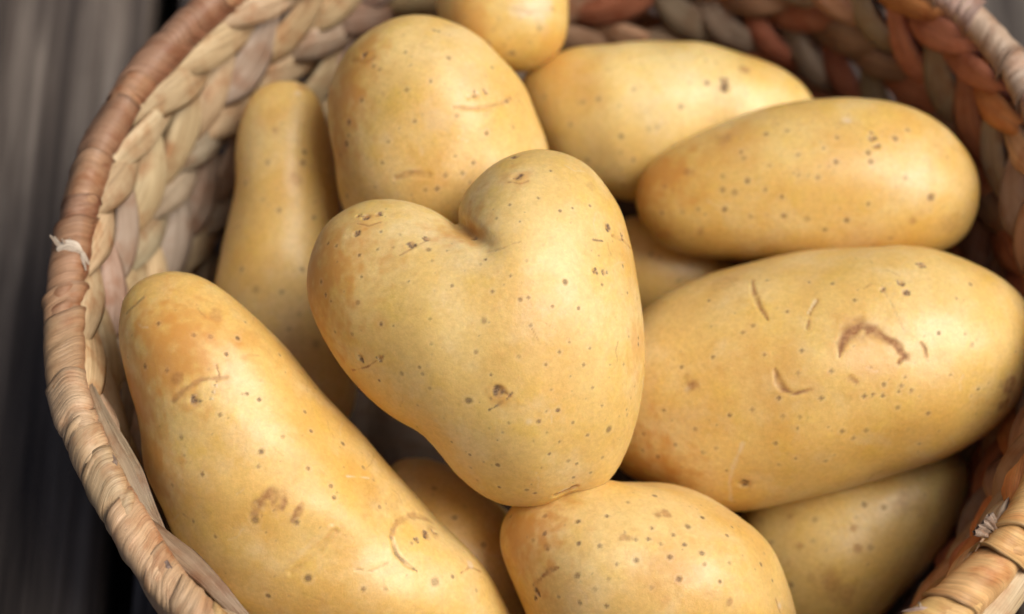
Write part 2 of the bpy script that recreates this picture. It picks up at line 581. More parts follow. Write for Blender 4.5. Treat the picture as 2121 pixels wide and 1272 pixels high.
def rim_px(pts, dz):
    return [on_plane(u, v, RIM_Z + z) for (u, v), z in zip(pts, dz)]


cream = (0.72, 0.62, 0.50)
for j, (a, b, zb) in enumerate([((128, 518), (103, 487), 0.0060), ((132, 520), (112, 490), 0.0052), ((138, 516), (128, 494), 0.0056), ((146, 516), (144, 494), 0.0050), ((166, 520), (178, 560), 0.0005), ((170, 524), (184, 548), 0.0010)]):
    ribbon('frayed_end', rim_px([a, ((a[0] + b[0]) / 2 + 1, (a[1] + b[1]) / 2), b], [0.0030, (0.0034 + zb) / 2, zb]), [0.0005, 0.0004, 0.0002], 0.0001, np.array(cream) * (0.8 + 0.06 * j), 40 + j, crease=0.3)
ribbon('frayed_end', rim_px([(118, 518), (140, 507), (158, 512), (172, 526)], [0.0034, 0.0044, 0.0042, 0.0026]), [0.0004, 0.0013, 0.0011, 0.0003], 0.00012, cream, 50, crease=0.5)
for j, (a, b, wd) in enumerate([((2062, 1092), (2048, 1068), 0.0010), ((2056, 1098), (2034, 1082), 0.0008), ((2050, 1104), (2024, 1094), 0.0008), ((2046, 1110), (2018, 1103), 0.0007)]):
    ribbon('frayed_end', rim_px([a, ((a[0] + b[0]) / 2, (a[1] + b[1]) / 2 - 2), b], [0.001, 0.0032, 0.004]), [wd * 0.6, wd, wd], 0.0004, (0.36, 0.265, 0.20), 10 + j, crease=0.3)
ribbon('frayed_end', rim_px([(2040, 1112), (2030, 1125), (2020, 1142)], [0.001, 0.002, 0.001]), [0.0003, 0.0002, 0.0001], 0.0001, (0.55, 0.36, 0.22), 20)
ribbon('frayed_end', rim_px([(1925, 1268), (1905, 1264), (1868, 1266)], [0.0045, 0.0050, 0.0035]), [0.0010, 0.0008, 0.0001], 0.0002, (0.55, 0.40, 0.33), 21)
ribbon('frayed_end', rim_px([(1912, 1272), (1907, 1258), (1904, 1248)], [0.003, 0.005, 0.007]), [0.0004, 0.0003, 0.0002], 0.0002, cream, 22)
ribbon('frayed_end', rim_px([(342, 1165), (352, 1180), (346, 1196)], [0.0038, 0.0042, 0.0035]), [0.0007, 0.0006, 0.0004], 0.0003, (0.30, 0.22, 0.18), 24, crease=0.3)
ribbon('frayed_end', rim_px([(228, 945), (236, 958), (232, 972)], [0.0025, 0.0035, 0.003]), [0.0008, 0.0009, 0.0006], 0.0003, (0.34, 0.25, 0.19), 25, crease=0.3)


def along_rim(d0, d1, dr, dz, m=12):
    out = []
    for d, r_, z_ in zip(np.linspace(d0, d1, m), np.interp(np.linspace(0, 1, m), np.linspace(0, 1, len(dr)), dr), np.interp(np.linspace(0, 1, m), np.linspace(0, 1, len(dz)), dz)):
        t_ = math.radians(d)
        r = float(rim_r(np.array(t_))) + r_
        out.append((r * math.cos(t_), r * math.sin(t_), RIM_Z + z_))
    return out


ribbon('binding_strip', along_rim(214, 232, [-0.0032, -0.0066, -0.0060], [-0.001, -0.0015, -0.005]), [0.0010, 0.0030, 0.0026, 0.0006], 0.0008, (0.27, 0.185, 0.115), 31, across=(0.35, 0.35, 0.85), crease=0.45, n=30)
ribbon('binding_strip', along_rim(196, 219, [-0.0034, -0.0056, -0.0040], [-0.002, -0.0030, -0.006]), [0.0012, 0.0030, 0.0026, 0.0012], 0.0010, (0.30, 0.225, 0.145), 32, across=(0.35, 0.35, 0.85), crease=0.45, n=30)
ribbon('binding_strip', along_rim(296, 332, [0.0045, 0.0062, 0.0052], [-0.0035, -0.0028, -0.0035]), [0.0015, 0.0038, 0.0036, 0.0012], 0.0011, (0.58, 0.44, 0.26), 33, across=(0.2, -0.5, 0.85), crease=0.2, n=30)

# coiled bottom of the basket
nt, nr = 120, 70
tt = np.linspace(0, 2 * np.pi, nt)[:, None]; q = np.linspace(0.0, 1.0, nr)[None]
R = q * (wall_r(tt, 0.004) + 0.001)
Z = 0.004 + 0.002 * np.abs(np.sin(q * 6 * np.pi)) + 0.0012 * np.sin(tt * 40 + q * 40) * (q > 0.05)
V = np.stack([R * np.cos(tt), R * np.sin(tt), Z], -1)
uv = np.stack([tt * 90 + 0 * q, q * 95 + 0 * tt], -1)
link('base', mesh_from('base', V.reshape(-1, 3), grid_faces(nt, nr), uv.reshape(-1, 2), (0.10, 0.065, 0.04)), STRAND, basket)  # tint darkened to stand in for deep shade between the potatoes


# ------------------------------------------------------------------ potatoes
def smooth_closed(P, n=260):
    P = np.asarray(P, float)
    m = len(P)
    d = np.linalg.norm(np.roll(P, -1, 0) - P, axis=1) ** 0.5
    out = []
    per = max(4, n // m)
    for i in range(m):
        p0, p1, p2, p3 = P[i - 1], P[i], P[(i + 1) % m], P[(i + 2) % m]
        t = np.linspace(0, 1, per, endpoint=False)[:, None]
        out.append(0.5 * (2 * p1 + (p2 - p0) * t + (2 * p0 - 5 * p1 + 4 * p2 - p3) * t ** 2 + (3 * p1 - p0 - 3 * p2 + p3) * t ** 3))
    Q = np.concatenate(out)
    return (Q + 0.5 * np.roll(Q, 1, 0) + 0.5 * np.roll(Q, -1, 0)) / 2


def signed_distance(X, Y, Q):
    best = np.full(X.shape, 1e9)
    inside = np.zeros(X.shape, bool)
    for (x0, y0), (x1, y1) in zip(Q, np.roll(Q, -1, 0)):
        dx, dy = x1 - x0, y1 - y0
        tt = np.clip(((X - x0) * dx + (Y - y0) * dy) / (dx * dx + dy * dy + 1e-12), 0, 1)
        best = np.minimum(best, (X - x0 - tt * dx) ** 2 + (Y - y0 - tt * dy) ** 2)
        if y0 != y1:
            c = ((y0 > Y) != (y1 > Y)) & (X < dx * (Y - y0) / dy + x0)
            inside ^= c
    d = np.sqrt(best)
    return np.where(inside, d, -d)


def poisson(mask, h, P, sweeps):
    ii, jj = np.indices(mask.shape)
    par = (ii + jj) % 2
    sel = [mask & (par == 0), mask & (par == 1)]
    om = 1.85
    for _ in range(sweeps):
        for s in sel:
            nb = np.zeros_like(P)
            nb[1:-1, 1:-1] = P[2:, 1:-1] + P[:-2, 1:-1] + P[1:-1, 2:] + P[1:-1, :-2]
            P = np.where(s, P + om * (0.25 * (nb + 2 * h * h) - P), P)
    return P


def surface_nets(F, org, h):
    S = F > 0
    nx, ny, nz = F.shape
    cells = np.zeros((nx - 1, ny - 1, nz - 1), np.uint8)
    for a in (0, 1):
        for b in (0, 1):
            for c in (0, 1):
                cells += S[a:nx - 1 + a, b:ny - 1 + b, c:nz - 1 + c]
    act = (cells > 0) & (cells < 8)
    idx = np.full(act.shape, -1, np.int64)
    I, J, K = np.nonzero(act)
    idx[I, J, K] = np.arange(len(I))
    acc = np.zeros((len(I), 3)); cnt = np.zeros(len(I))
    corners = [(a, b, c) for a in (0, 1) for b in (0, 1) for c in (0, 1)]
    val = {c: F[I + c[0], J + c[1], K + c[2]].astype(float) for c in corners}
    for c0 in corners:
        for ax in range(3):
            if c0[ax]:
                continue
            c1 = list(c0); c1[ax] = 1; c1 = tuple(c1)
            f0, f1 = val[c0], val[c1]
            cr = (f0 > 0) != (f1 > 0)
            tt = np.where(cr, f0 / np.where(cr, f0 - f1, 1), 0)
            p = np.array(c0, float)[None] + np.zeros((len(I), 3))
            p[:, ax] += tt
            acc[cr] += p[cr]; cnt[cr] += 1
    V = (acc / cnt[:, None] + np.stack([I, J, K], 1)) * h + org
    quads = []
    for ax in range(3):
        sl0 = [slice(None)] * 3; sl1 = [slice(None)] * 3
        sl0[ax] = slice(0, -1); sl1[ax] = slice(1, None)
        A, B = S[tuple(sl0)], S[tuple(sl1)]
        e = np.argwhere(A != B)
        flip = A[e[:, 0], e[:, 1], e[:, 2]]
        u, w = (ax + 1) % 3, (ax + 2) % 3
        ring = []
        for du, dw in ((0, 0), (1, 0), (1, 1), (0, 1)):
            c = e.copy(); c[:, u] -= du; c[:, w] -= dw
            ring.append(idx[c[:, 0], c[:, 1], c[:, 2]])
        Q = np.stack(ring, 1)
        Q[~flip] = Q[~flip][:, ::-1]
        quads.append(Q)
    return V, np.concatenate(quads)


class Surf:
    """mesh arrays with the neighbourhood sums needed for smoothing and normals"""
    def __init__(self, V, F):
        self.V, self.F = V, F
        e = np.concatenate([F[:, [i, (i + 1) % 4]] for i in range(4)])
        self.e = e
        self.deg = np.bincount(e[:, 0], minlength=len(V)) + np.bincount(e[:, 1], minlength=len(V))

    def avg(self, X):
        e = self.e
        n = len(X)
        if X.ndim == 1:
            return (np.bincount(e[:, 0], X[e[:, 1]], n) + np.bincount(e[:, 1], X[e[:, 0]], n)) / self.deg
        return np.stack([self.avg(X[:, i]) for i in range(X.shape[1])], 1)

    def normals(self):
        V, F = self.V, self.F
        fn = np.cross(V[F[:, 2]] - V[F[:, 0]], V[F[:, 3]] - V[F[:, 1]])
        N = np.zeros_like(V)
        for k in range(4):
            for a in range(3):
                N[:, a] += np.bincount(F[:, k], fn[:, a], len(V))
        return N / np.maximum(np.linalg.norm(N, axis=1, keepdims=True), 1e-12)


ROT = np.stack([RIGHT, UP, -FWD], 1)          # axes a traced outline lies in


def potato(label, outline, w, thick, h, seed, marks, tilt=(0, 0), color=(1, 1, 1), spots=150, ridge=0.36, groove=(), group='potatoes in the basket', name='potato'):
    rng = np.random.default_rng(seed)
    Q = smooth_closed(outline)
    c0 = (Q.min(0) + Q.max(0)) / 2
    mmpx = (D0 + w / 1000) / FPX * 1000           # millimetres per traced pixel
    q = (Q - c0) * mmpx; q[:, 1] *= -1
    lo, hi = q.min(0) - 3 * h, q.max(0) + 3 * h
    # inflate the outline: soap-film height over it, coarse grid first
    P = None
    for lev in (4, 2, 1):
        hh = h * lev
        nx, ny = int((hi[0] - lo[0]) / hh) + 2, int((hi[1] - lo[1]) / hh) + 2
        gx, gy = lo[0] + np.arange(nx) * hh, lo[1] + np.arange(ny) * hh
        X, Y = np.meshgrid(gx, gy, indexing='ij')
        sd = signed_distance(X, Y, q)
        if P is None:
            P1 = np.zeros_like(X)
        else:
            fx = np.clip(np.arange(nx) / 2, 0, P.shape[0] - 1.001); fy = np.clip(np.arange(ny) / 2, 0, P.shape[1] - 1.001)
            i, j = fx.astype(int)[:, None], fy.astype(int)[None]
            a, b = (fx - fx.astype(int))[:, None], (fy - fy.astype(int))[None]
            P1 = P[i, j] * (1 - a) * (1 - b) + P[i + 1, j] * a * (1 - b) + P[i, j + 1] * (1 - a) * b + P[i + 1, j + 1] * a * b
        m = sd > 0
        P = poisson(m, hh, np.where(m, P1, 0), 260 if lev == 4 else 70)
    band = m & (sd < 2.5 * h)
    slope = (P[band] / sd[band]).mean()
    P = np.where(m, P, sd * slope)
    for _ in range(3):
        P[1:-1, 1:-1] = (4 * P[1:-1, 1:-1] + P[2:, 1:-1] + P[:-2, 1:-1] + P[1:-1, 2:] + P[1:-1, :-2]) / 8
    P = P / P.max() * thick ** 2
    gy_, gx_ = np.meshgrid(gy, gx)
    cut = np.zeros_like(P)
    for (ua, va, ra, am), (ub, vb, rb, bm) in zip(groove[:-1], groove[1:]):
        for f in np.linspace(0, 1, 12):
            x_, y_ = (ua + (ub - ua) * f - c0[0]) * mmpx, -(va + (vb - va) * f - c0[1]) * mmpx
            r_, a_ = (ra + (rb - ra) * f) * mmpx, am + (bm - am) * f
            cut = np.maximum(cut, a_ * np.exp(-((gx_ - x_) ** 2 + (gy_ - y_) ** 2) / r_ ** 2))
    P = np.where(P > 0, P * (1 - cut), P)
    nz = int(2 * (thick + 3 * h) / h) + 1
    gz = (np.arange(nz) - (nz - 1) / 2) * h
    F = (P[:, :, None] - (gz ** 2)[None, None]).astype(np.float32)
    V, Fq = surface_nets(F, np.array([lo[0], lo[1], gz[0]]), h)
    S = Surf(V, Fq)
    for _ in range(6):
        S.V = S.V + 0.5 * (S.avg(S.V) - S.V)
    S.V[:, 2] += tilt[0] * S.V[:, 0] + tilt[1] * S.V[:, 1]
    # gentle lumps
    N = S.normals()
    d = np.zeros(len(S.V))
    for _ in range(9):
        k = rng.normal(size=3); k *= (2 * np.pi / rng.uniform(12, 42)) / np.linalg.norm(k)
        d += ridge * 0.4 * np.sin(S.V @ k + rng.uniform(0, 6.28))
    S.V += N * d[:, None]
    N = S.normals()
    loc = at(c0[0], c0[1], w / 1000)
    Wd = S.V / 1000 @ ROT.T + loc
    Nw = N @ ROT.T
    view = CAM - Wd; view /= np.linalg.norm(view, axis=1, keepdims=True)
    front = np.nonzero((Nw * view).sum(1) > 0.12)[0]
    px = project(Wd[front])
    nv = len(S.V)
    speck = rng.normal(size=nv)
    for _ in range(max(4, int(5 * (0.45 / h) ** 2))):
        speck = 0.5 * (speck + S.avg(speck))
    speck /= speck.std()
    cloud = speck.copy()
    for _ in range(30):
        cloud = 0.5 * (cloud + S.avg(cloud))
    cloud /= cloud.std()
    speck = 0.6 * speck + 0.7 * cloud
    A = np.zeros((nv, 4))                       # dark, brown, orange skin with painted bounce light, scuff
    H = np.zeros(nv)

    def find(u, v):
        dd = ((px - (u, v)) ** 2).sum(1)
        i = int(dd.argmin())
        return front[i] if dd[i] < 12 ** 2 else None

    def dist(i):
        return np.sqrt(((S.V - S.V[i]) ** 2).sum(1))

    def fade(dd, r0, r1):
        x = np.clip((r1 - dd) / (r1 - r0), 0, 1)
        return x * x * (3 - 2 * x)

    def spot(i, r, s=1.0):
        dd = dist(i)
        near = np.nonzero(dd < r * 3 + 0.5)[0]
        dd = dd[near] + 0.10 * r * speck[near]
        el = s * fade(dd, r * 0.45, r * 1.2)
        A[near, 0] = np.maximum(A[near, 0], el)
        A[near, 3] = np.maximum(A[near, 3], 0.22 * s * fade(np.abs(dd - 1.5 * r), 0, 0.6 * r))
        H[near] -= 0.07 * fade(dd, 0, r * 1.3)

    def eye(i, r):
        dd = dist(i)
        near = np.nonzero(dd < r * 4 + 1)[0]
        A[near, 1] = np.maximum(A[near, 1], 0.55 * fade(dd[near] + 0.25 * r * speck[near], r * 0.5, r * 1.9))
        H[near] -= 1.1 * r ** 0.7 * np.exp(-(dd[near] / (1.3 * r)) ** 2)
        H[near] += 0.16 * np.exp(-((dd[near] - 2.2 * r) / (0.9 * r)) ** 2)
        A[near, 3] = np.maximum(A[near, 3], 0.5 * fade(np.abs(dd[near] - 1.3 * r) + 0.15 * r * np.abs(speck[near]), 0, 0.4 * r))
        for _ in range(5):
            j = near[rng.integers(len(near))]
            dj = np.sqrt(((S.V[near] - S.V[i] - (S.V[j] - S.V[i]) * 0.28) ** 2).sum(1))
            A[near, 0] = np.maximum(A[near, 0], rng.uniform(0.85, 1.0) * fade(dj + 0.1 * r * speck[near], 0.2 * r, 0.85 * r))

    def poly(pts, r, kind, depth=0.0, s=1.0):
        ids = [find(p[0], p[1]) for p in pts]
        rr = [p[2] * 1.4 * mmpx if len(p) > 2 else r * mmpx for p in pts]
        ok = [(S.V[i], x) for i, x in zip(ids, rr) if i is not None]
        if len(ok) < 2:
            return
        dm = np.full(nv, 1e9)
        for (p, ra), (p2, rb) in zip(ok[:-1], ok[1:]):
            e = p2 - p
            tt = np.clip(((S.V - p) @ e) / max(e @ e, 1e-9), 0, 1)
            dd = np.sqrt(((S.V - p - tt[:, None] * e) ** 2).sum(1))
            dm = np.minimum(dm, dd / (ra + (rb - ra) * tt))
        dm = dm + 0.2 * speck * (dm < 3)
        m_ = fade(dm, 0.3, 1.4) * min(1.0, s * 1.2)
        m_ = m_ * np.clip(0.92 + 0.28 * speck, 0.25, 1)
        ch = {'dark': 0, 'brown': 1, 'flush_bounce': 2, 'scuff': 3}[kind]
        A[:, ch] = np.maximum(A[:, ch], m_)
        if depth:
            H[:] -= depth * fade(dm, 0, 1.5)
            H[:] += 0.12 * depth * fade(np.abs(dm - 2.2), 0, 1.2)

    for u, v, r in marks.get('spots', []):
        i = find(u, v)
        if i is not None:
            spot(i, max(r * mmpx * rng.uniform(0.8, 1.4), h * 1.15), rng.uniform(0.38, 0.9))
    for u, v, r in marks.get('eyes', []):
        i = find(u, v)
        if i is not None:
            eye(i, max(r * mmpx, 0.4))
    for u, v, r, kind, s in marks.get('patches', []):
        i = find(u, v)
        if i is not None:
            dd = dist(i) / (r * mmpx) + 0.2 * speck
            ch = {'dark': 0, 'brown': 1, 'flush_bounce': 2, 'scuff': 3}[kind]
            s = min(0.8, s * 1.5) if kind == 'flush_bounce' else s
            A[:, ch] = np.maximum(A[:, ch], s * fade(dd, 0.1 if kind == 'flush_bounce' else 0.35, 1.5 if kind == 'flush_bounce' else 1.25))
    for ln in marks.get('lines', []):
        poly(*ln)
    # lenticels all round the sides the photograph does not show, faint specks everywhere
    seen = np.zeros(nv, bool); seen[front] = True
    for i in rng.integers(0, nv, spots):
        big_ok = not seen[i] or not marks.get('spots')
        spot(i, rng.uniform(0.25, 0.5) if big_ok else max(0.22, h * 0.75), rng.uniform(0.5, 0.9) if big_ok else rng.uniform(0.15, 0.5))
    # short pale scratches
    for _ in range(marks.get('scratches', 5)):
        i = front[rng.integers(len(front))]
        u, v = project(Wd[i][None])[0]
        an = rng.uniform(0, 6.28); L = rng.uniform(15, 45)
        poly([(u, v), (u + L * 0.5 * math.cos(an), v + L * 0.5 * math.sin(an)), (u + L * math.cos(an + 0.25), v + L * math.sin(an + 0.25))],
             rng.uniform(1.5, 3), rng.choice(['scuff', 'brown']), 0.06, rng.uniform(0.15, 0.4))
    S.V += N * (0.36 * H)[:, None]
    me = mesh_from(name, S.V / 1000, S.F)
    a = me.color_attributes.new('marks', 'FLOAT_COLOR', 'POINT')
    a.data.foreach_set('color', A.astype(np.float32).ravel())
    o = link(name, me, SKIN)
    o.matrix_world = Matrix([[*ROT[r], loc[r]] for r in range(3)] + [[0, 0, 0, 1]])
    o.color = (*color, 1)
    o['label'] = label
    o['category'] = 'potato'
    o['group'] = group
    low = Wd[:, 2].min(); rad = (np.hypot(Wd[:, 0], Wd[:, 1]) - wall_r(np.arctan2(Wd[:, 1], Wd[:, 0]), Wd[:, 2])).max()
    print('%-60s verts %d  z %.1f..%.1f mm  past wall centre %.1f mm' % (label[:60], nv, low * 1000, Wd[:, 2].max() * 1000, rad * 1000))
    return o


def zs(items, ox, oy, sc):
    """positions measured on an enlarged part of the photograph"""
    return [(ox + x / sc, oy + y / sc, r / sc) for x, y, r in items]


def zl(pts, ox, oy, sc):
    return [(ox + p[0] / sc, oy + p[1] / sc) + ((p[2] / sc,) if len(p) > 2 else ()) for p in pts]


# ---- the heart
c = (600, 280, 1.59)
heart_marks = dict(
    spots=zs([(861, 118, 5), (816, 208, 4), (727, 228, 4), (757, 286, 5), (683, 274, 4), (929, 240, 5), (891, 250, 4), (989, 231, 5), (784, 412, 7), (726, 462, 4), (631, 423, 5), (646, 410, 4), (467, 413, 6), (393, 482, 6), (536, 496, 6), (665, 515, 7), (788, 537, 5), (760, 542, 7), (907, 485, 9), (867, 565, 6), (952, 570, 5), (643, 614, 8), (794, 630, 4), (462, 607, 6), (235, 468, 5), (225, 554, 6), (104, 484, 6), (136, 545, 4), (118, 527, 3), (148, 647, 6), (205, 656, 7), (465, 688, 6), (615, 716, 7), (755, 730, 6), (888, 713, 6), (921, 681, 7), (845, 757, 5), (989, 700, 5), (968, 755, 5), (661, 789, 6), (862, 840, 6), (999, 834, 6), (588, 876, 9), (438, 786, 9), (427, 763, 5), (369, 786, 7), (294, 807, 6), (463, 834, 6), (422, 888, 4), (508, 931, 5), (656, 967, 5), (700, 977, 4), (719, 948, 4), (686, 1005, 4), (821, 942, 6), (846, 908, 4), (881, 905, 6), (934, 947, 4), (890, 1010, 6), (845, 980, 4), (982, 988, 6), (1030, 892, 5), (1052, 970, 10), (1110, 903, 6), (1112, 920, 4), (1123, 866, 6), (1148, 667, 6), (1148, 687, 6), (1101, 755, 6), (1117, 661, 5), (1113, 518, 5), (1029, 493, 6), (1097, 432, 5), (1018, 398, 5), (1030, 1060, 6), (991, 1112, 5), (936, 1127, 5), (919, 1072, 6), (830, 1096, 4), (857, 1051, 4), (687, 1088, 7), (594, 1052, 5), (533, 1011, 4), (596, 1097, 4), (617, 1138, 6), (691, 1161, 5), (778, 1170, 6), (808, 1180, 4), (126, 357, 5), (155, 364, 4), (300, 320, 4), (319, 242, 4), (288, 377, 4), (364, 327, 4), (519, 380, 4), (229, 397, 6), (457, 377, 7), (301, 620, 7), (340, 626, 6), (420, 960, 4), (803, 1006, 4), (946, 1083, 4)], *c),
    eyes=zs([(252, 270, 9), (226, 267, 6), (295, 262, 7), (219, 324, 8), (401, 362, 9), (449, 341, 6), (231, 731, 10), (298, 736, 7), (740, 75, 9), (745, 139, 11), (690, 845, 12), (1045, 303, 10), (1095, 333, 7), (1035, 452, 9), (1005, 450, 6), (608, 341, 5)], *c),
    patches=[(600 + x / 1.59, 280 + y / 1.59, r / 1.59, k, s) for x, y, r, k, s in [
        (990, 168, 22, 'brown', 0.35), (785, 945, 16, 'scuff', 0.5), (920, 1180, 26, 'brown', 0.35), (240, 300, 60, 'flush_bounce', 0.25),
        (700, 860, 40, 'flush_bounce', 0.25), (300, 620, 40, 'flush_bounce', 0.25), (100, 470, 190, 'flush_bounce', 0.6), (600, 330, 110, 'flush_bounce', 0.4), (740, 140, 50, 'flush_bounce', 0.3), (1150, 700, 90, 'flush_bounce', 0.3)]],  # left-edge and cleft patches paint the warm shading of those flanks
    lines=[(zl([(1000, 346), (1030, 347)], *c), 2.2, 'dark', 0.15, 0.8), (zl([(656, 905), (675, 897), (698, 880)], *c), 2.6, 'dark', 0.2, 0.8),
           (zl([(715, 868), (733, 850)], *c), 2.6, 'dark', 0.2, 0.7), (zl([(205, 775), (255, 765), (310, 728)], *c), 2.6, 'brown', 0.2, 0.8),
           (zl([(1060, 330), (1097, 345), (1133, 371)], *c), 3.5, 'brown', 0.7, 0.45), (zl([(878, 1186), (905, 1174), (938, 1160)], *c), 6.5, 'brown', 1.6, 0.9),
           (zl([(885, 1176), (905, 1166), (925, 1160)], *c), 3, 'scuff', -0.2, 0.9), (zl([(690, 835), (725, 860)], *c), 4, 'brown', 0.3, 0.7),
           (zl([(650, 385), (700, 375), (760, 350)], *c), 3, 'brown', 0.25, 0.3), (zl([(360, 395), (400, 375), (460, 345)], *c), 2.5, 'brown', 0.2, 0.5),
           (zl([(225, 290), (260, 300), (300, 285)], *c), 2.5, 'brown', 0.25, 0.5), (zl([(720, 155), (760, 160), (785, 150)], *c), 2.5, 'brown', 0.25, 0.5),
           (zl([(800, 640), (825, 690)], *c), 1.2, 'brown', 0.0, 0.6), (zl([(845, 620), (920, 670)], *c), 1.2, 'brown', 0.0, 0.4)],
    scratches=8)
potato('heart-shaped yellow potato with two round lobes lying on top of the pile',
       [(950, 468), (946, 440), (957, 405), (980, 374), (1020, 340), (1070, 318), (1120, 310), (1170, 318), (1220, 345), (1262, 395), (1288, 440), (1304, 500), (1318, 560), (1334, 640), (1338, 720), (1330, 800), (1320, 860), (1302, 920), (1277, 975), (1250, 1006), (1222, 1019), (1200, 1021), (1180, 1024), (1160, 1036), (1132, 1047), (1090, 1051), (1040, 1045), (990, 1020), (940, 978), (900, 930), (868, 896), (820, 865), (760, 815), (710, 765), (670, 705), (645, 640), (637, 580), (645, 520), (665, 470), (700, 440), (760, 416), (830, 412), (885, 427), (925, 450)],
       -8, 25.5, 0.32, 1, heart_marks, spots=200, ridge=0.28, groove=((956, 470, 16, 0.66), (978, 488, 16, 0.56), (998, 504, 19, 0.28), (1020, 522, 30, 0.04)))

# ---- right, large
c = (1280, 480, 2.12)
big_marks = dict(
    spots=zs([(1047, 118, 6), (838, 222, 7), (657, 215, 6), (942, 229, 6), (1041, 299, 6), (740, 352, 6), (597, 415, 7), (544, 440, 7), (413, 552, 9), (643, 543, 7), (282, 592, 6), (804, 525, 7), (793, 621, 9), (936, 611, 7), (705, 733, 9), (890, 736, 8), (593, 783, 9), (490, 803, 6), (728, 812, 7), (791, 862, 9), (797, 813, 7), (336, 866, 6), (200, 782, 7), (115, 890, 7), (254, 938, 8), (374, 968, 6), (433, 947, 6), (986, 873, 9), (1091, 873, 9), (1226, 775, 9), (1366, 795, 9), (1083, 722, 8), (1165, 668, 9), (1244, 680, 9), (1405, 445, 8), (1554, 493, 9), (1460, 633, 8), (1580, 692, 7), (1525, 452, 6), (1487, 295, 9), (1550, 230, 8), (691, 928, 7), (702, 1020, 7), (779, 992, 8), (907, 1007, 8), (1035, 908, 7), (1325, 930, 7), (475, 1050, 7), (512, 1187, 7), (171, 988, 7), (109, 962, 8), (399, 301, 7), (1230, 700, 5), (1160, 720, 5), (1120, 715, 5), (1260, 640, 5), (1290, 700, 5)], *c),
    eyes=zs([(1240, 225, 10), (1260, 268, 11), (1165, 258, 9), (1335, 150, 12), (548, 1110, 16)], *c),
    patches=[(1280 + x / 2.12, 480 + y / 2.12, r / 2.12, k, s) for x, y, r, k, s in [
        (315, 668, 42, 'brown', 0.75), (300, 690, 25, 'scuff', 0.5), (1710, 690, 50, 'brown', 0.8), (1690, 760, 40, 'brown', 0.7), (460, 230, 70, 'brown', 0.2), (548, 1105, 60, 'brown', 0.25), (1100, 520, 170, 'flush_bounce', 0.25), (650, 640, 180, 'flush_bounce', 0.2), (100, 1050, 220, 'flush_bounce', 0.5)]],
    lines=[(zl([(588, 210, 5), (600, 275, 8), (628, 330, 8), (660, 385, 4)], *c), 3, 'brown', 0.7, 0.75), (zl([(880, 300), (845, 355), (828, 425)], *c), 3.2, 'brown', 0.5, 0.6),
           (zl([(868, 300), (835, 355)], *c), 3, 'scuff', 0.0, 0.6), (zl([(686, 600, 5), (700, 655, 9), (730, 695, 10), (775, 712, 8), (850, 690, 4)], *c), 4, 'brown', 0.75, 0.85),
           (zl([(972, 545, 6), (985, 495, 14), (1015, 445, 26), (1060, 420, 30), (1110, 430, 24), (1160, 460, 14), (1215, 490, 14), (1255, 545, 16), (1235, 580, 8)], *c), 8, 'brown', 0.5, 0.85),
           (zl([(1110, 130), (1165, 250), (1210, 330), (1250, 430)], *c), 2.8, 'dark', 0.05, 0.25), (zl([(545, 930), (510, 1030), (490, 1100), (500, 1180)], *c), 5, 'scuff', 0.12, 0.5),
           (zl([(1330, 490), (1348, 515), (1352, 550)], *c), 4, 'brown', 0.3, 0.75), (zl([(1020, 640), (1050, 660)], *c), 4.5, 'brown', 0.2, 0.7), (zl([(1080, 250), (1110, 225)], *c), 3, 'brown', 0.1, 0.4)],
    scratches=6)
potato('largest potato at the right with brown crescent-shaped dents in its skin',
       [(1340, 640), (1400, 600), (1480, 565), (1580, 540), (1700, 518), (1800, 507), (1880, 506), (1960, 520), (2030, 550), (2085, 592), (2122, 640), (2145, 710), (2138, 780), (2095, 838), (2030, 898), (1950, 945), (1850, 985), (1750, 1016), (1650, 1040), (1545, 1058), (1480, 1052), (1400, 1030), (1330, 1000), (1270, 960), (1240, 890), (1238, 820), (1255, 750), (1290, 690)],
       18, 27, 0.42, 2, big_marks, tilt=(0.04, 0.0), color=(1.0, 1.0, 0.98), spots=160)

